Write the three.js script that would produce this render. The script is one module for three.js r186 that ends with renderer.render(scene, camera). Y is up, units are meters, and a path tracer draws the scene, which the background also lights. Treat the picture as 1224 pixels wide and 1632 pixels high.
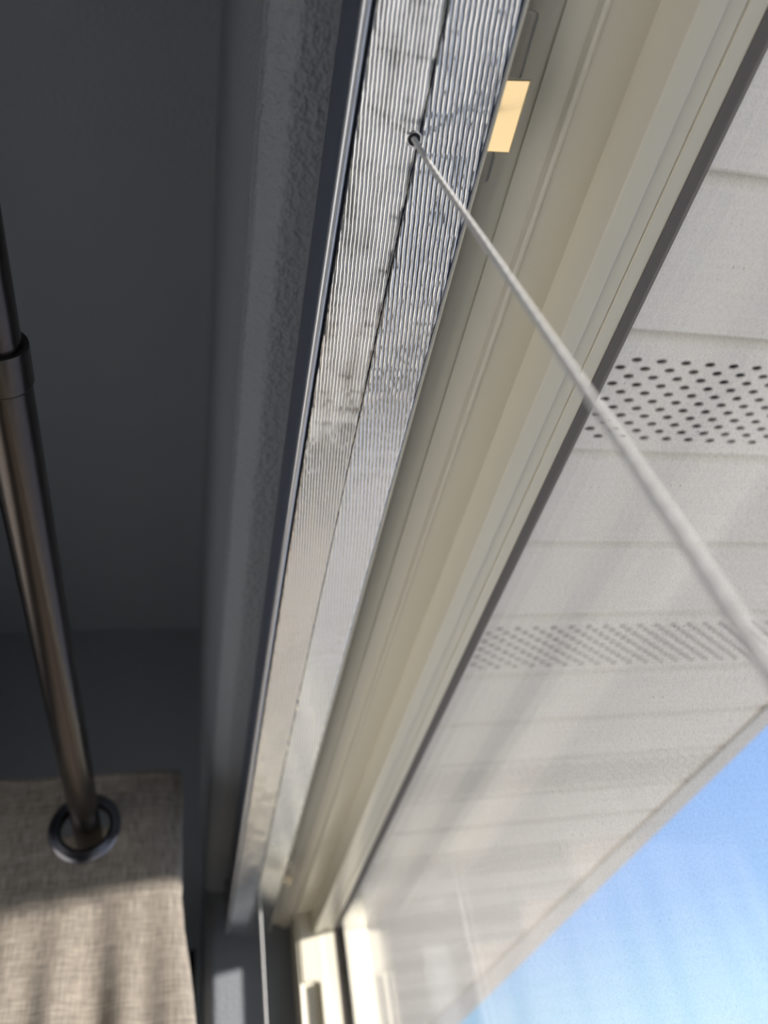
import * as THREE from 'three';
import { mergeGeometries, toCreasedNormals, mergeVertices } from 'three/addons/utils/BufferGeometryUtils.js';
import { ImprovedNoise } from 'three/addons/math/ImprovedNoise.js';
import { RoundedBoxGeometry } from 'three/addons/geometries/RoundedBoxGeometry.js';

// ---------------------------------------------------------------- camera, sky, sun, exposure
const renderer = new THREE.WebGLRenderer();
renderer.toneMapping = THREE.LinearToneMapping;
renderer.toneMappingExposure = 1.85;
renderer.shadowMap.enabled = true;
const scene = new THREE.Scene();
const C = 1.5;                                              // height of the lens above the floor
const camera = new THREE.PerspectiveCamera(2 * Math.atan(816 / 1226) * 180 / Math.PI, 0.75, 0.01, 200);
{
  const m = new THREE.Matrix4().makeBasis(
    new THREE.Vector3(0.968843, -0.160308, 0.188796),
    new THREE.Vector3(-0.013010, 0.728284, 0.685152),
    new THREE.Vector3(-0.247332, -0.666261, 0.703507));
  camera.quaternion.setFromRotationMatrix(m);
  camera.position.set(0, C, 0);
  camera.focus = 0.335;
  camera.userData.fStop = 6.4;
}
scene.add(camera);
{ // clear evening sky: pale near the horizon, deeper blue above
  const W = 64, H = 256, a = new Float32Array(W * H * 4);
  const stops = [[-90, .5, .45, .38], [-0.5, .5, .45, .38], [0, 1.25, 1.68, 1.9], [6, 1.02, 1.5, 1.85], [12, .72, 1.1, 1.75], [22, .56, .88, 1.6], [45, .38, .64, 1.3], [90, .26, .47, 1.05]];
  for (let j = 0; j < H; j++) {
    const e = (j + .5) / H * 180 - 90;
    let k = 0; while (k < stops.length - 2 && e > stops[k + 1][0]) k++;
    const s = stops[k], t = stops[k + 1], f = THREE.MathUtils.clamp((e - s[0]) / (t[0] - s[0]), 0, 1);
    for (let i = 0; i < W; i++) for (let c = 0; c < 4; c++) a[(j * W + i) * 4 + c] = c === 3 ? 1 : (s[c + 1] + (t[c + 1] - s[c + 1]) * f) * .368;
  }
  const tx = new THREE.DataTexture(a, W, H, THREE.RGBAFormat, THREE.FloatType);
  tx.mapping = THREE.EquirectangularReflectionMapping; tx.magFilter = THREE.LinearFilter; tx.needsUpdate = true;
  scene.background = tx;
}
const sun = new THREE.DirectionalLight(new THREE.Color().setRGB(1, .92, .83), 4.0);
{ const el = 5.6 * Math.PI / 180, az = 41 * Math.PI / 180; sun.position.set(14 * Math.cos(el) * Math.cos(az), C - 1 + 14 * Math.sin(el), 14 * Math.cos(el) * Math.sin(az)); } sun.target.position.set(0, C - 1, 0);
sun.castShadow = true; sun.shadow.radius = 6; sun.shadow.mapSize.set(2048, 2048);
Object.assign(sun.shadow.camera, { left: -10, right: 10, top: 10, bottom: -10, near: .5, far: 40 });
scene.add(sun, sun.target);

// ---------------------------------------------------------------- helpers
let seed = 7;
const rnd = () => { seed = (seed * 1664525 + 1013904223) >>> 0; return seed / 4294967296; };
const noise = new ImprovedNoise();
const N = (x, y, z = 0) => noise.noise(x + 31.7, y + 17.3, z + 5.1);
const used = {};
function numbered(n) { const k = used[n] = (used[n] ?? -1) + 1; return k ? n + '_' + String(k).padStart(3, '0') : n; }
function add(parent, name, geo, mat) {
  const m = new THREE.Mesh(geo, mat); m.castShadow = m.receiveShadow = true;
  m.name = parent === scene ? numbered(name) : name;
  parent.add(m); return m;
}
function group(name, p = [0, 0, 0]) { const g = new THREE.Group(); g.name = numbered(name); g.position.set(...p); scene.add(g); return g; }
function tag(o, label, category, grp) { o.userData.label = label; o.userData.category = category; if (grp) o.userData.group = grp; return o; }
function struct(o, label) { o.userData.kind = 'structure'; if (label) o.userData.label = label; return o; }
function boxUV(g) {                                          // uv in metres by the way each face points
  const p = g.attributes.position, n = g.attributes.normal, uv = new Float32Array(p.count * 2);
  for (let i = 0; i < p.count; i++) {
    const ax = Math.abs(n.getX(i)), ay = Math.abs(n.getY(i)), az = Math.abs(n.getZ(i));
    const [u, v] = ax >= ay && ax >= az ? [p.getZ(i), p.getY(i)] : ay >= az ? [p.getX(i), p.getZ(i)] : [p.getX(i), p.getY(i)];
    uv[2 * i] = u; uv[2 * i + 1] = v;
  }
  g.setAttribute('uv', new THREE.BufferAttribute(uv, 2)); return g;
}
function box(x0, x1, y0, y1, z0, z1) {
  const g = new THREE.BoxGeometry(x1 - x0, y1 - y0, z1 - z0); g.translate((x0 + x1) / 2, (y0 + y1) / 2, (z0 + z1) / 2); return boxUV(g);
}
function rbox(x0, x1, y0, y1, z0, z1, r = .001) {
  const g = new RoundedBoxGeometry(x1 - x0, y1 - y0, z1 - z0, 2, r); g.translate((x0 + x1) / 2, (y0 + y1) / 2, (z0 + z1) / 2); return boxUV(g);
}
function prismZ(pts, z0, z1, bevel = 0) {                    // outline in x, y swept along z
  const s = new THREE.Shape(pts.map(([x, y]) => new THREE.Vector2(x, y)));
  const g = new THREE.ExtrudeGeometry(s, { depth: z1 - z0 - 2 * bevel, bevelEnabled: bevel > 0, bevelThickness: bevel, bevelSize: bevel, bevelOffset: -bevel, bevelSegments: 2 });
  g.translate(0, 0, z0 + bevel); return boxUV(g);
}
// one side of a rectangular frame swept with mitred corners; profile points are [x, inset from the opening's edge]
function frameSide(profile, R, side, crease = .5, straight = 0, flat = 9) {   // points with x below `straight` run on to the drywall instead of mitring
  const at = (k) => { const [x, i] = profile[k];
    const m = x < straight ? 0 : i > flat ? flat + (i - flat) * .14 : i, y0 = R.y0 + i, y1 = R.y1 - i, z0 = R.z0 + m, z1 = R.z1 - m;
    return { top: [[x, y1, z0], [x, y1, z1]], bottom: [[x, y0, z1], [x, y0, z0]], far: [[x, y0, z0], [x, y1, z0]], near: [[x, y1, z1], [x, y0, z1]] }[side]; };
  const pos = [], uv = []; let s = 0;
  for (let k = 0; k < profile.length - 1; k++) {
    const [a, b] = at(k), [d, c] = at(k + 1);
    const l = Math.hypot(profile[k + 1][0] - profile[k][0], profile[k + 1][1] - profile[k][1]);
    const len = (p) => side === 'top' || side === 'bottom' ? p[2] : p[1];
    for (const [p, t] of [[a, s], [d, s + l], [c, s + l], [a, s], [c, s + l], [b, s]]) { pos.push(...p); uv.push(t, len(p)); }
    s += l;
  }
  const g = new THREE.BufferGeometry();
  g.setAttribute('position', new THREE.Float32BufferAttribute(pos, 3)); g.setAttribute('uv', new THREE.Float32BufferAttribute(uv, 2));
  g.computeVertexNormals(); return toCreasedNormals(g, crease);
}
const arc = (cx, cy, r, a0, a1, n) => Array.from({ length: n + 1 }, (_, i) => { const a = (a0 + (a1 - a0) * i / n) * Math.PI / 180; return [cx + r * Math.cos(a), cy + r * Math.sin(a)]; });
function tube(pts, r, seg = 64, rad = 12) { return new THREE.TubeGeometry(new THREE.CatmullRomCurve3(pts.map((p) => new THREE.Vector3(...p))), seg, r, rad, false); }

// ---------------------------------------------------------------- textures and materials
function tex(n, f, srgb = false, rep = [1, 1]) {
  const a = new Uint8Array(n * n * 4);
  for (let j = 0; j < n; j++) for (let i = 0; i < n; i++) { const c = f(i, j, n); for (let k = 0; k < 3; k++) a[(j * n + i) * 4 + k] = THREE.MathUtils.clamp(Math.round((Array.isArray(c) ? c[k] : c) * 255), 0, 255); a[(j * n + i) * 4 + 3] = 255; }
  const t = new THREE.DataTexture(a, n, n, THREE.RGBAFormat); t.magFilter = THREE.LinearFilter; t.minFilter = THREE.LinearMipmapLinearFilter; t.generateMipmaps = true;
  t.wrapS = t.wrapT = THREE.RepeatWrapping; t.repeat.set(...rep); if (srgb) t.colorSpace = THREE.SRGBColorSpace; t.needsUpdate = true; return t;
}
// tiling noise: four shifted samples blended
function tiled(i, j, n, s, z = 0) {
  const u = i / n, v = j / n, q = (a, b) => N(a * s, b * s, z);
  const w = (x) => x * x * (3 - 2 * x), a = w(u), b = w(v);
  return (q(u, v) * (1 - a) + q(u - 1, v) * a) * (1 - b) + (q(u, v - 1) * (1 - a) + q(u - 1, v - 1) * a) * b;
}
const peel = tex(512, (i, j, n) => { const v = tiled(i, j, n, 26) * .9 + tiled(i, j, n, 60, 3) * .45; return .5 + .6 * THREE.MathUtils.clamp(v, -.5, .5); }, false, [1 / .12, 1 / .12]);
const std = (o) => new THREE.MeshStandardMaterial(o);
const lin = (r, g, b) => new THREE.Color().setRGB(r, g, b);
const M = {
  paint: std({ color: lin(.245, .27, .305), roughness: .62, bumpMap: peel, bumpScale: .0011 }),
  white: std({ color: lin(.78, .78, .78), roughness: .85, bumpMap: peel, bumpScale: .0011 }),
  floor: std({ color: lin(.46, .53, .61), roughness: .95 }),
  vinyl: std({ color: lin(.83, .80, .68), roughness: .24 }),
  gasket: std({ color: lin(.17, .155, .145), roughness: .7 }),
  rail: std({ color: lin(.065, .08, .115), roughness: .42 }),
  railLip: std({ color: lin(.66, .68, .72), roughness: .22, metalness: .6 }),
  film: std({ color: lin(.93, .94, .94), roughness: .10, metalness: 1 }),
  cord: std({ color: lin(.62, .63, .64), roughness: .85 }),
  dark: std({ color: lin(.02, .02, .022), roughness: .8 }),
  gold: std({ color: lin(.72, .56, .32), roughness: .12, metalness: 1 }),
  clear: new THREE.MeshPhysicalMaterial({ color: lin(.86, .84, .8), roughness: .12, transmission: .9, thickness: .002, ior: 1.5 }),
  bronze: std({ color: lin(.095, .083, .076), roughness: .27, metalness: 1 }),
  nickel: std({ color: lin(.22, .22, .24), roughness: .22, metalness: 1 }),
  soffit: std({ color: lin(.90, .87, .81), roughness: .55 }),
  fascia: std({ color: lin(.74, .73, .70), roughness: .6 }),
  siding: std({ color: lin(.88, .85, .79), roughness: .8 }),
  roof: std({ color: lin(.12, .11, .1), roughness: .95 }),
  shade: std({ color: lin(.75, .73, .68), roughness: .9 }),
};
const weave = tex(1024, (i, j, n) => {
  const row = N(j * .71, 3.3, 1) * .5 + .5, col = N(i * .71, 9.1, 2) * .5 + .5;
  const slubH = tiled(i, j * 9 % n, n, 22, 4), slubV = tiled(i * 9 % n, j, n, 22, 8);
  const v = .46 + .16 * (row - .5) + .16 * (col - .5) + .11 * slubH + .11 * slubV + .08 * (((i >> 1) + (j >> 1)) % 2 - .5) + .06 * (rnd() - .5);
  return [v * 1.18, v * 1.1, v * 1.0];
}, true, [1 / .30, 1 / .30]);
M.linen = new THREE.MeshPhysicalMaterial({ map: weave, color: lin(1.12, 1.16, 1.22), roughness: 1, bumpMap: weave, bumpScale: .0006, transmission: .12, thickness: 0, side: THREE.DoubleSide });
const concrete = tex(512, (i, j, n) => { const v = .86 + .07 * tiled(i, j, n, 6) + .08 * tiled(i, j, n, 40, 2) + .05 * (rnd() - .5); return [v, v * .965, v * .90]; }, true, [1 / 3, 1 / 3]);
M.concrete = std({ map: concrete, roughness: .9 });
const paneDirt = (() => {                                    // dust specks and a scuff on the pane, one metre of glass to the tile
  const n = 2048, a = new Uint8Array(n * n * 4).fill(255);
  const dab = (z, y, r, v) => { const ci = ((z % 1) + 1) % 1 * n, cj = ((y % 1) + 1) % 1 * n, R = Math.ceil(r) + 1;
    for (let dj = -R; dj <= R; dj++) for (let di = -R; di <= R; di++) { const i = (Math.round(ci) + di + n) % n, j = (Math.round(cj) + dj + n) % n, d = Math.hypot(Math.round(ci) + di - ci, Math.round(cj) + dj - cj), w = THREE.MathUtils.clamp(r + .5 - d, 0, 1) * (1 - v); const o = (j * n + i) * 4; for (let k = 0; k < 3; k++) a[o + k] = Math.round(a[o + k] * (1 - w)); } };
  for (let k = 0; k < n * n; k++) { const v = 255 - Math.round(16 * rnd() * rnd()); a[4 * k] = a[4 * k + 1] = a[4 * k + 2] = v; }
  for (let k = 0; k < 1500; k++) dab(rnd(), rnd(), .3 + .5 * rnd(), .72 + .25 * rnd());
  for (const [z, y, r] of [[-.3057, .0537, 1.7], [-.2863, .0695, 1.3], [-.2407, .0795, 1.5], [-.4524, .0927, 1.2], [-.30, .045, .9]]) dab(z, y, r, .62);
  const line = (p, v) => { for (let k = 0; k < p.length - 1; k++) for (let t = 0; t <= 60; t++) { const f = t / 60; dab(p[k][0] + (p[k + 1][0] - p[k][0]) * f, p[k][1] + (p[k + 1][1] - p[k][1]) * f, .45, v); } };
  line([[-.3528, .0700], [-.338, .0686], [-.327, .0690]], .9); line([[-.313, .0672], [-.3027, .0666], [-.2875, .0690], [-.2663, .0693], [-.257, .0697]], .88); line([[-.330, .0668], [-.318, .0678]], .88);
  const t = new THREE.DataTexture(a, n, n, THREE.RGBAFormat); t.magFilter = THREE.LinearFilter; t.wrapS = t.wrapT = THREE.RepeatWrapping; t.colorSpace = THREE.SRGBColorSpace; t.needsUpdate = true; return t;
})();
M.glass = new THREE.MeshPhysicalMaterial({ color: 0xffffff, map: paneDirt, roughness: .0, transmission: 1, thickness: 0, ior: 1.5 });

// ---------------------------------------------------------------- the room shell
const X0 = .028, XE = .24, OP = { y0: C - .85, y1: C + .362, z0: -1.150, z1: .96 };   // opening in the window wall
const RM = { x0: -3.4, z0: -1.40, z1: 2.6, y1: C + .98 };
{
  const e = .018;
  const w = mergeGeometries([
    box(X0, XE, OP.y1 + e, RM.y1, RM.z0 - .12, RM.z1 + .12), box(X0, XE, -.4, OP.y0 - e, RM.z0 - .12, RM.z1 + .12),
    box(X0, XE, OP.y0 - e, OP.y1 + e, RM.z0 - .12, OP.z0 - e), box(X0, XE, OP.y0 - e, OP.y1 + e, OP.z1 + e, RM.z1 + .12)]);
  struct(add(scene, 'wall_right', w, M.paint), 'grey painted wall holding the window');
  const prof = [...arc(X0 + e, -e, e, 180, 90, 8), [.1, 0], [.16, 0]];
  const rev = mergeGeometries(['top', 'bottom', 'far', 'near'].map((s) => frameSide(prof, OP, s, .6)));
  struct(add(scene, 'trim_1', rev, M.paint), 'rounded textured drywall return around the window');
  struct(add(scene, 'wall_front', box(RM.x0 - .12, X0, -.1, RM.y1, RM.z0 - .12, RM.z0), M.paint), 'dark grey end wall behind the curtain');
  struct(add(scene, 'wall_left', box(RM.x0 - .12, RM.x0, -.1, RM.y1, RM.z0, RM.z1), M.white));
  struct(add(scene, 'wall_back', box(RM.x0 - .12, X0, -.1, RM.y1, RM.z1, RM.z1 + .12), M.white));
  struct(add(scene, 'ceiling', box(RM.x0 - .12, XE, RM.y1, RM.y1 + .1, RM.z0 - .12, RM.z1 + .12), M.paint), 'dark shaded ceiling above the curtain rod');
  struct(add(scene, 'floor', box(RM.x0 - .12, X0, -.12, 0, RM.z0 - .12, RM.z1 + .12), M.floor));
}
// ---------------------------------------------------------------- outdoors: ground, soffit, fascia, roof
struct(add(scene, 'ground', box(-30, 45, -.55, -.4, -45, 45), M.concrete), 'sunlit pale paving outside the house');
struct(add(scene, 'roof', prismZ([[.74, C + .60], [.22, C + 1.12], [-4.2, C + 1.7], [-4.2, C + 1.78], [.25, C + 1.2], [.74, C + .69]], -9, 4.5), M.roof), 'sloping roof above the eave');
{ // pale siding over the outer face of the house wall, round the window
  const o = .028, a = XE + .0005, b = XE + .012;
  struct(add(scene, 'wall_outside', mergeGeometries([box(a, b, -.4, OP.y0 - o, -9, 4.5), box(a, b, OP.y1 + o, C + .6, -9, 4.5), box(a, b, OP.y0 - o, OP.y1 + o, -9, OP.z0 - o), box(a, b, OP.y0 - o, OP.y1 + o, OP.z1 + o, 4.5)]), M.siding), 'pale siding on the outer house wall round the window');
}
const HS = .381, SX0 = .253, SX1 = .705, PITCH = .1016;
{
  const so = struct(group('soffit', [0, C + HS, 0]), 'pale vinyl eave soffit with solid and perforated strips'); so.name = 'eave_soffit';
  const L = SX1 - SX0, gap = .011, dep = .009, th = .0012;
  // cross-section (z, y) of a strip: flat face with V grooves at its edges, swept along x
  const rail = (pts) => { const s = new THREE.Shape(pts.map((p) => new THREE.Vector2(...p))); const g = new THREE.ExtrudeGeometry(s, { depth: L, bevelEnabled: false }); g.rotateY(Math.PI / 2); g.translate(SX0, 0, 0); return boxUV(g); };
  const hp = PITCH / 2, f = hp - gap / 2;
  const solid = rail([[-hp, dep], [-f, 0], [f, 0], [hp, dep], [hp, dep + th], [f, th], [-f, th], [-hp, dep + th]]);
  const side = (s) => rail([[s * hp, dep], [s * f, 0], [s * (f - .004), 0], [s * (f - .004), th], [s * f, th], [s * hp, dep + th]]);
  const plate = new THREE.Shape([[SX0, -f + .004], [SX1, -f + .004], [SX1, f - .004], [SX0, f - .004]].map((p) => new THREE.Vector2(...p)));
  for (let r = 0; r < 11; r++) for (let k = -1; k < 27; k++) {
    const cx = SX0 + .012 + k * .0185 + (r % 2) * .0185 / 2, cz = (r - 5) * .0066;
    if (cx < SX0 + .006 || cx > SX1 - .006) continue;
    const h = new THREE.Path(); const pts = []; for (let a = 0; a < 8; a++) { const t = (a + .5) / 8 * 2 * Math.PI; pts.push(new THREE.Vector2(cx +   .0042 * Math.cos(t), cz + .0021 * Math.sin(t))); }
    h.setFromPoints(pts.reverse()); plate.holes.push(h);
  }
  const pg = new THREE.ExtrudeGeometry(plate, { depth: th, bevelEnabled: false }); pg.rotateX(-Math.PI / 2);
  const vent = mergeGeometries([side(1), side(-1), boxUV(pg)].map((g) => g.index ? g.toNonIndexed() : g));
  const base = -.755 * HS;                                    // middle of the perforated strip nearest the camera
  for (let k = -8; k < 60; k++) {
    const m = add(so, k % 3 === 0 ? 'perforated_strip' : 'strip', k % 3 === 0 ? vent : solid, M.soffit);
    m.position.set(0, 0, base - k * PITCH);
  }
  // outer edge: gutter underside closing the strips, running slightly off the wall's line
  const e = new THREE.Shape([[SX1 - .004, 1.2], [.688, 1.2], [.722, -.78], [.80, -2.62], [1.05, -8.5], [SX1 - .004, -8.5]].map(([x, z]) => new THREE.Vector2(x, -z)));
  const eg = new THREE.ExtrudeGeometry(e, { depth: .23, bevelEnabled: false }); eg.rotateX(-Math.PI / 2); eg.translate(0, -.003, 0);
  add(so, 'gutter', boxUV(eg), M.fascia);
}
// ---------------------------------------------------------------- the window
{
  const w = struct(group('window_1'), 'cream vinyl window with stepped frame and dark glazing gasket'); w.name = 'window_1';
  const A = .0575, S = .0824, xa = .1432, xs = .1644, xb = .1748;
  const jambFace = [[.1426, 0], [.1426, .0555], ...arc(xa + .0004, A - .0006, .0015, 190, 20, 6), [xs, A - .001]];
  const outer = [[.1085, -.002], [.1087, .024], [.1095, .033], [.1115, .0392], [.1150, .0440], [.1200, .0480], [.1262, .0508], [.1300, .0520], [.1304, .0532], [.1318, .0538], [.1412, .0553], ...arc(xa + .0004, A - .0004, .0015, 190, 0, 10), [xs, A - .001]];
  const sash = [[xs - .0006, A - .004], [xs, A], ...arc(xs + .001, S - .001, .001, 180, 90, 4), [xb - .0008, S], [xb, S - .0006], [.1752, S - .0022], [.1826, S - .0018], [.1832, S - .0028], [.1838, S - .0014], [.1905, S - .0014]];
  const gask = [[.1905, S - .0022], [.1908, S - .0008], [.1955, S - .0002], [.1983, S - .0016], [.1984, S - .012]];
  const out = [[.203, .07], [.2105, .062], [.215, .055], [.236, .02], [.246, .012], [.252, -.03], [.238, -.03]];
  for (const s of ['top', 'far', 'bottom', 'near']) {
    const kind = s === 'top' ? 'head' : s === 'bottom' ? 'sill' : 'jamb';
    add(w, 'frame_' + kind, mergeGeometries([frameSide(s === 'top' ? outer : jambFace, OP, s, .45, s === 'top' ? .1420 : 0), frameSide(out, OP, s)]), M.vinyl);
    add(w, 'sash_' + kind, frameSide(sash, OP, s, .45, 0, A), M.vinyl);
    add(w, 'gasket', frameSide(gask, OP, s, .8, 0, A), M.gasket);
  }
  add(w, 'pane', box(.1984, .2030, OP.y0 + .06, OP.y1 - .06, OP.z0 + .056, OP.z1 - .056), M.glass);
  for (const z of [OP.z0 + A - .002, OP.z1 - A - .003]) add(w, 'jamb_cover', rbox(xa + .0030, xs + .0035, C + .226, OP.y1 - A + .001, z, z + .0055, .0012), M.vinyl);
  for (const [z0, z1] of [[OP.z0 + A - .002, OP.z0 + A + .015], [OP.z1 - A - .015, OP.z1 - A + .002]]) add(w, 'jamb_stop', rbox(xs + .0018, xs + .0058, OP.y0 + A, C + .2245, z0, z1, .001), M.vinyl);
  struct(add(scene, 'trim_2', rbox(-.01, .142, OP.y0 - .004, OP.y0 + .018, OP.z0 - .03, OP.z1 + .03, .004), M.vinyl), 'window stool at the foot of the opening');
}
// ---------------------------------------------------------------- top-down shade: headrail, cords, lowered fabric
{
  const sh = tag(group('window_shade', [0, C, 0]), 'ribbed metallic shade headrail with hanging lift cords under the window head', 'window shade');
  const xl = .0577, xm = .0816, xr = .1076, ym = .29, tl = Math.tan(8 * Math.PI / 180), tr = Math.tan(3 * Math.PI / 180);
  const yl = ym + (xm - xl) * tl, yr = ym + (xr - xm) * tr, za = -1.10, zb = .91;
  add(sh, 'headrail', prismZ([[xl - .0006, yl + .006], [xl + .0006, yl + .0012], [xm, ym + .0009], [xr - .0004, yr + .0008], [xr + .0004, yr + .004], [xr - .003, .3625], [xl + .002, .3625], [xl - .0022, .345], [xl - .0022, .314], [xl - .0006, .311]], za, zb), M.rail);
  // front bead: a rounded lip with a groove between it and the ribbed film
  const bead = new THREE.CylinderGeometry(.0019, .0019, zb - za, 16); bead.rotateX(Math.PI / 2); bead.translate(xl - .0022, yl + .0016, (za + zb) / 2);
  add(sh, 'front_bead', bead, M.railLip);
  add(sh, 'back_lip', prismZ([[xr + .0004, yr - .0002], [xr + .0009, yr - .0002], [xr + .0009, yr + .006], [xr + .0004, yr + .006]], za, zb), M.railLip).userData.label = 'thin metal lip along the back edge';
  add(sh, 'back_flange', prismZ([[xr + .0011, yr + .0006], [xr + .0022, yr + .0002], [xr + .0026, yr + .008], [xr + .0011, yr + .008]], za, zb), M.vinyl);
  for (const z of [za - .002, zb]) add(sh, 'end_cap', rbox(xl - .003, xr + .001, ym + .0025, .362, z, z + .002, .0008), M.rail);
  const holes = [[.0799, -.1043], [.0832, -.922], [.0832, .71]];
  const zRows = []; for (let z = za; z < zb;) { zRows.push(z); z += z > .02 ? .012 : holes.some(([, hz]) => Math.abs(z - hz) < .0055) ? .0003 : .0016; } zRows.push(zb);
  function ribbed(x0, y0, x1, y1, count, skew, amp, sharp, sd) {
    const nu = count * 10, zs = zRows, nv = zs.length - 1, pos = new Float32Array((nu + 1) * (nv + 1) * 3), uv = new Float32Array((nu + 1) * (nv + 1) * 2), idx = [];
    const pitch = (x1 - x0) / count; let p = 0, q = 0;
    for (let j = 0; j <= nv; j++) {
      const z = zs[j], wob0 = .10 * N(z * 150, sd), wander = .0012 * N(z * 9, sd + 4);
      const j0 = .0003 * N(z * 420, sd + 9), j1 = .0003 * N(z * 420, sd + 19);
      for (let i = 0; i <= nu; i++) {
        const t = i / nu, x = x0 + j0 * (1 - t) + (x1 + j1 - x0) * t;
        const ph = (x + skew * z + wander) / pitch;
        const wob = wob0 + .10 * N(z * 260, Math.floor(ph) * 3.1, sd) + .05 * N(z * 900, x * 700, sd);
        const r = .5 + .5 * Math.cos(2 * Math.PI * (ph + wob));
        const a = amp * (.9 + .25 * N(x * 160, z * 60, sd + 2));
        const edge = Math.min(1, i / 6, (nu - i) / 6);
        pos[p++] = x; pos[p++] = y0 + (y1 - y0) * t - a * Math.pow(r, sharp) * edge + .00002 * N(x * 70, z * 30, sd + 7); pos[p++] = z;
        uv[q++] = x; uv[q++] = z;
      }
    }
    const gone = (k) => holes.some(([hx, hz]) => Math.hypot(pos[3 * k] - hx, pos[3 * k + 2] - hz) < .0025);
    for (let j = 0; j < nv; j++) for (let i = 0; i < nu; i++) {
      const a = j * (nu + 1) + i, b = a + 1, c = a + nu + 1, d = c + 1;
      if (gone(a) || gone(b) || gone(c) || gone(d)) continue;
      idx.push(a, b, c, b, d, c);
    }
    const g = new THREE.BufferGeometry(); g.setAttribute('position', new THREE.BufferAttribute(pos, 3)); g.setAttribute('uv', new THREE.BufferAttribute(uv, 2)); g.setIndex(idx); g.computeVertexNormals(); return g;
  }
  add(sh, 'ribbed_strip', ribbed(xl + .0006, yl, xm - .0003, ym, 15, .075, .00024, 1.6, 1), M.film).userData.label = 'room side ribbed metallic strip';
  add(sh, 'ribbed_strip', ribbed(xm + .0003, ym, xr, yr, 13, .125, .00042, 3.2, 40), M.film).userData.label = 'glass side ribbed metallic strip';
  for (const [hx, hz] of holes) {
    const y = ym + (xm - hx) * tl;
    const ring = new THREE.TorusGeometry(.0027, .00042, 8, 28); ring.rotateX(Math.PI / 2); ring.translate(hx, y - .0001, hz); add(sh, 'hole_rim', ring, M.film);
    const cup = new THREE.CylinderGeometry(.0026, .0026, .0009, 24, 1, false); cup.translate(hx, y + .0005, hz); add(sh, 'cord_hole_shade', cup, M.dark);  // near-black disc: the shade inside the hole put into its colour
  }
  const cord = (pts, r) => {                                 // braided cord: a tube whose strands wind round it
    const c = new THREE.CatmullRomCurve3(pts.map((p) => new THREE.Vector3(...p))), L = c.getLength(), seg = Math.round(L / .0012), g = new THREE.TubeGeometry(c, seg, r, 16, false);
    const p = g.attributes.position, n = g.attributes.normal;
    for (let k = 0; k < p.count; k++) { const i = Math.floor(k / 17), j = k % 17, w = .06 * r * (Math.cos(i * 1.4 + j / 16 * 4 * Math.PI) + Math.cos(i * 1.4 - j / 16 * 4 * Math.PI)); p.setXYZ(k, p.getX(k) + n.getX(k) * w, p.getY(k) + n.getY(k) * w, p.getZ(k) + n.getZ(k) * w); }
    g.computeVertexNormals(); return g;
  };
  const yb = -.64;
  add(sh, 'lift_cord', cord([[.0799, .2915, -.1044], [.0792, .262, -.1015], [.0772, .17, -.0900], [.0738, .0438, -.0752], [.073, -.2, -.062], [.0799, yb, -.10]], .00105), M.cord);
  add(sh, 'lift_cord', cord([[.0832, .2915, -.922], [.0835, .15, -.921], [.084, -.2, -.92], [.0832, yb, -.922]], .0012), M.cord);
  add(sh, 'lift_cord', cord([[.0832, .2915, .71], [.0835, .15, .71], [.084, -.2, .71], [.0832, yb, .71]], .0012), M.cord);
  add(sh, 'middle_rail', rbox(.060, .106, yb - .018, yb, za + .004, zb - .004, .003), M.rail);
  const zig = []; for (let k = 0; k <= 10; k++) zig.push([k % 2 ? .062 : .068, yb - .018 - k * .0145]); for (let k = 10; k >= 0; k--) zig.push([k % 2 ? .104 : .098, yb - .018 - k * .0145]);
  add(sh, 'pleated_fabric', prismZ(zig, za + .006, zb - .006), M.shade);
  add(sh, 'bottom_rail', rbox(.060, .106, -.832, yb - .163, za + .004, zb - .004, .003), M.rail);
}
// mounting brackets behind the headrail
function bracket(x, z, label) {
  const b = tag(group('mounting_bracket', [x, C + .2918, z]), label, 'bracket', 'brackets behind the headrail');
  const tab = rbox(-.0005, .0094, -.0006, .0006, -.0128, .0128, .0004); tab.applyMatrix4(new THREE.Matrix4().makeShear(0, .28, 0, 0, 0, 0)); tab.rotateZ(-.6); tab.translate(0, .0008, 0);
  add(b, 'tab', tab, M.gold).userData.label = 'gleaming yellow metal tab';
  add(b, 'clear_arm', mergeGeometries([rbox(-.0005, .0075, .004, .008, .0125, .034, .0012), rbox(-.0005, .0055, .002, .006, -.0255, -.0135, .0015), rbox(-.001, .001, .004, .03, -.02, .03, .0008)]), M.clear).userData.label = 'clear plastic arm';
  return b;
}
bracket(.1094, -.0932, 'bracket with gleaming yellow tab beside the near cord hole');
bracket(.1094, -.905, 'small bracket behind the headrail near the far cord');

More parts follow.
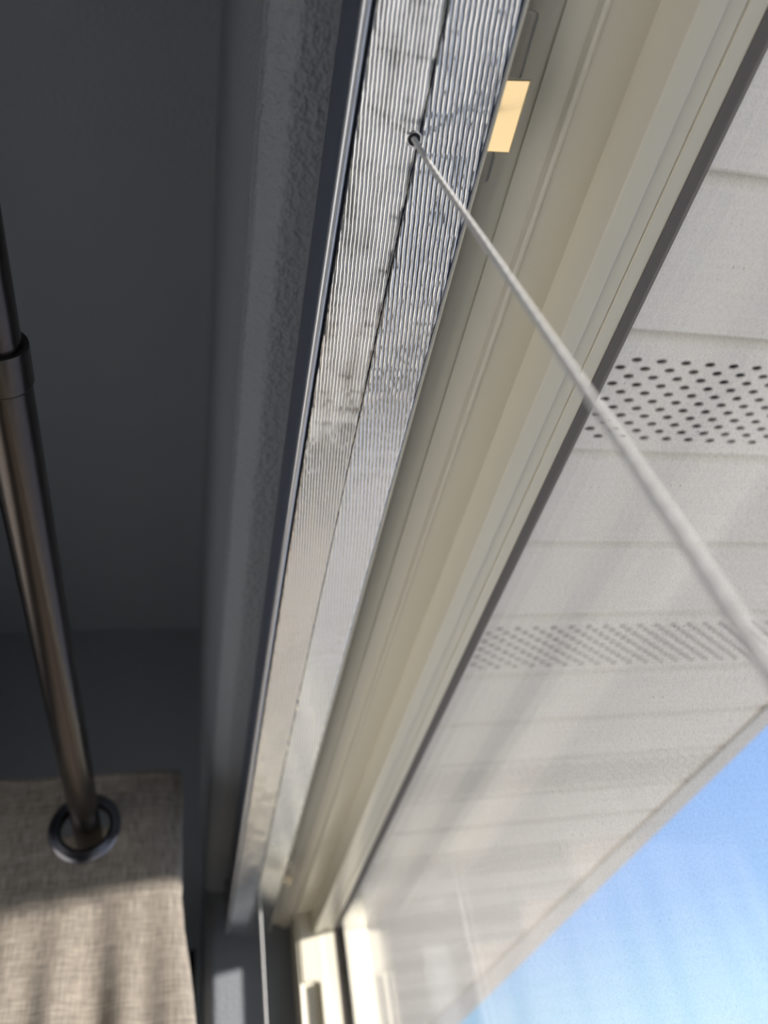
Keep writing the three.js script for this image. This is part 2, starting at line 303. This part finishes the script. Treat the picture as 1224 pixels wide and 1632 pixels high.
// ---------------------------------------------------------------- curtain rod
{
  const r = tag(group('curtain_rod', [-.0845, C + .307, -.45]), 'dark bronze telescoping curtain rod with a collar, left of the window head', 'curtain rod');
  r.rotation.y = .0075;
  const cyl = (ra, z0, z1, seg = 40) => { const g = new THREE.CylinderGeometry(ra, ra, z1 - z0, seg); g.rotateX(Math.PI / 2); g.translate(0, 0, (z0 + z1) / 2 + .45); return g; };
  add(r, 'outer_tube', cyl(.0125, -1.33, -.222), M.bronze);
  add(r, 'inner_tube', cyl(.0107, -.222, .62), M.bronze);
  const col = new THREE.LatheGeometry([[.0107, -.011], [.0130, -.0107], [.0135, -.0095], [.0135, .0095], [.0133, .0107], [.0108, .011]].map((p) => new THREE.Vector2(...p)), 40); col.rotateX(Math.PI / 2); col.translate(0, 0, .45 - .230);
  add(r, 'collar', col, M.bronze);
  for (const z of [-1.335, .625]) { const s = new THREE.LatheGeometry([[0, -.022], [.012, -.02], [.018, -.012], [.02, 0], [.018, .012], [.012, .02], [0, .022]].map((p) => new THREE.Vector2(...p)), 32); s.rotateX(Math.PI / 2); s.translate(0, 0, z + .45); add(r, 'finial', s, M.bronze); }
  for (const z of [-1.29, .5]) add(r, 'wall_bracket', mergeGeometries([box(.0, .106, -.024, -.013, z + .442, z + .458), box(.102, .110, -.05, .02, z + .435, z + .465)]), M.bronze);
}
// ---------------------------------------------------------------- curtain with grommets
{
  const cu = tag(group('grommet_curtain', [0, C, 0]), 'beige linen grommet curtain bunched on the bronze rod beside the window', 'curtain');
  // the run of the fabric seen from above (x, z): it snakes across the rod
  const run = [[-.176, -.752], [-.168, -.7555], [-.150, -.757], [-.088, -.757], [-.03, -.757], [-.006, -.767], [-.004, -.80], [-.03, -.85], [-.088, -.893], [-.15, -.908], [-.166, -.918], [-.15, -.928], [-.088, -.940], [-.03, -.952], [-.012, -.966], [-.012, -.985], [-.03, -1.01], [-.088, -1.035], [-.15, -1.06], [-.165, -1.08], [-.14, -1.1], [-.088, -1.12], [-.03, -1.14], [.002, -1.16], [-.03, -1.19], [-.088, -1.21], [-.13, -1.23]];
  const c = new THREE.CatmullRomCurve3(run.map(([x, z]) => new THREE.Vector3(x, 0, z)), false, 'centripetal');
  const Lc = c.getLength(), nu = Math.round(Lc / .004), rows = [];
  for (let y = .359; y > .245; y -= .004) rows.push(y);
  for (let k = 0; k <= 46; k++) rows.push(.243 - (.243 + 1.48) * Math.pow(k / 46, 1.5));
  const P = [], T = []; for (let i = 0; i <= nu; i++) { P.push(c.getPointAt(i / nu)); T.push(c.getTangentAt(i / nu)); }
  const G = run.map(([x, z], i) => [x, z, i]).filter(([x]) => x === -.088).map(([x, z]) => new THREE.Vector3(x, .307, z));
  const pos = [], uv = [], idx = [], th = .0016;
  for (const sgn of [1, -1]) for (const y of rows) for (let i = 0; i <= nu; i++) {
    const p = P[i], t = T[i], s = i / nu * Lc, drop = Math.max(0, .26 - y);
    const ripple = Math.min(.012, drop * .08) * Math.sin(s * 55 + 1.2 + y * 1.3) + Math.min(.007, drop * .06) * Math.sin(s * 131 + y * 2) + .0012 * N(s * 60, y * 40);
    const hem = y > .2 && y < .205 ? .0008 : 0;
    const nx = t.z, nz = -t.x, o = ripple + sgn * (th / 2 + (y > .247 ? .0006 : 0) + hem);
    pos.push(p.x + nx * o + .0015 * N(s * 20, y * 6, 3) * Math.min(1, drop * 20), y + (y > .35 ? .002 * N(s * 25, 1) : 0), p.z + nz * o); uv.push(s, y);
  }
  const W = nu + 1, H = rows.length, id = (k, j, i) => k * W * H + j * W + i;
  const near = (a) => G.some((g) => Math.hypot(pos[3 * a] - g.x, pos[3 * a + 1] - g.y, pos[3 * a + 2] - g.z) < .0265);
  const quad = (a, b, d, e) => { if (near(a) && near(b) && near(d) && near(e)) return; idx.push(a, b, d, b, e, d); };
  for (let j = 0; j < H - 1; j++) for (let i = 0; i < nu; i++) { quad(id(0, j, i), id(0, j, i + 1), id(0, j + 1, i), id(0, j + 1, i + 1)); quad(id(1, j, i + 1), id(1, j, i), id(1, j + 1, i + 1), id(1, j + 1, i)); }
  for (let j = 0; j < H - 1; j++) { quad(id(1, j, 0), id(0, j, 0), id(1, j + 1, 0), id(0, j + 1, 0)); quad(id(0, j, nu), id(1, j, nu), id(0, j + 1, nu), id(1, j + 1, nu)); }
  for (let i = 0; i < nu; i++) quad(id(1, 0, i), id(1, 0, i + 1), id(0, 0, i), id(0, 0, i + 1));
  const g = new THREE.BufferGeometry(); g.setAttribute('position', new THREE.Float32BufferAttribute(pos, 3)); g.setAttribute('uv', new THREE.Float32BufferAttribute(uv, 2)); g.setIndex(idx); g.computeVertexNormals();
  add(cu, 'fabric_panel', g, M.linen);
  const ringPts = [[.0215, -.006], [.0215, .006], [.0245, .0042], [.029, .0036], [.0325, .0018], [.0328, -.0018], [.029, -.0036], [.0245, -.0042], [.0215, -.006]].map((p) => new THREE.Vector2(...p));
  const ring = new THREE.LatheGeometry(ringPts, 48); ring.rotateX(Math.PI / 2);
  G.forEach((q, i) => { const m = add(cu, 'grommet', ring, M.nickel); m.position.copy(q); const k = Math.round(run.findIndex(([x, z]) => x === -.088 && z === q.z)); const a = run[k - 1], b = run[k + 1]; m.rotation.y = Math.atan2(-(b[1] - a[1]), b[0] - a[0]); });
}
// ---------------------------------------------------------------- below and outside the frame: things added to throw light and be mirrored
{
  const wd = tag(group('bounce_wardrobe', [-.95, 0, -.55]), 'white wardrobe with panelled doors, unseen, added to throw sunlight back at the window', 'bounce_wardrobe');  // unseen, added as a sunlit reflector to brighten the window frame
  const lac = std({ color: lin(.84, .84, .83), roughness: .5 });
  add(wd, 'carcass', rbox(-.28, .28, .08, 1.98, -.82, .82, .004), lac);
  add(wd, 'plinth', box(-.26, .26, 0, .08, -.80, .80), lac);
  for (let k = 0; k < 4; k++) {
    const z0 = -.82 + k * .41, d = add(wd, 'door', mergeGeometries([rbox(.28, .298, .09, 1.97, z0 + .002, z0 + .408, .003), rbox(.298, .304, .09, .17, z0 + .002, z0 + .408, .002), rbox(.298, .304, 1.89, 1.97, z0 + .002, z0 + .408, .002), rbox(.298, .304, .17, 1.89, z0 + .002, z0 + .072, .002), rbox(.298, .304, .17, 1.89, z0 + .338, z0 + .408, .002)]), lac);
    const hz = z0 + (k % 2 ? .04 : .37), h = new THREE.CylinderGeometry(.005, .005, .16, 12); h.translate(.326, 1.02, hz);
    add(d, 'handle', mergeGeometries([h, box(.304, .326, .955, .963, hz - .004, hz + .004), box(.304, .326, 1.077, 1.085, hz - .004, hz + .004)]), M.bronze);
  }
}
{ // unseen bed, added so its dark mulch is mirrored in the ribbed metal
  const pb = tag(group('added_planting_bed', [1.0, -.4, -1.15]), 'unseen bed of dark mulch with stone edging, added to be mirrored in the ribbed metal', 'added planting bed');
  const n = 60, g = new THREE.PlaneGeometry(1.3, 1.7, n, n); g.rotateX(-Math.PI / 2); const p = g.attributes.position;
  for (let k = 0; k < p.count; k++) p.setY(k, .05 + .03 * N(p.getX(k) * 6, p.getZ(k) * 6) + .03 * N(p.getX(k) * 22, p.getZ(k) * 22, 3));
  g.computeVertexNormals(); add(pb, 'mulch', g, std({ color: lin(.02, .022, .03), roughness: .95 }));
  const stone = std({ color: lin(.3, .29, .28), roughness: .9 });
  for (let k = 0; k < 9; k++) for (const x of [-.69, .69]) add(pb, 'edging_stone', rbox(x - .045, x + .045, 0, .11, -.84 + k * .19, -.84 + k * .19 + .18, .015), stone);
  for (let k = 0; k < 7; k++) for (const z of [-.90, .92]) add(pb, 'edging_stone', rbox(-.64 + k * .183, -.64 + k * .183 + .175, 0, .11, z - .045, z + .045, .015), stone);
}
renderer.render(scene, camera);
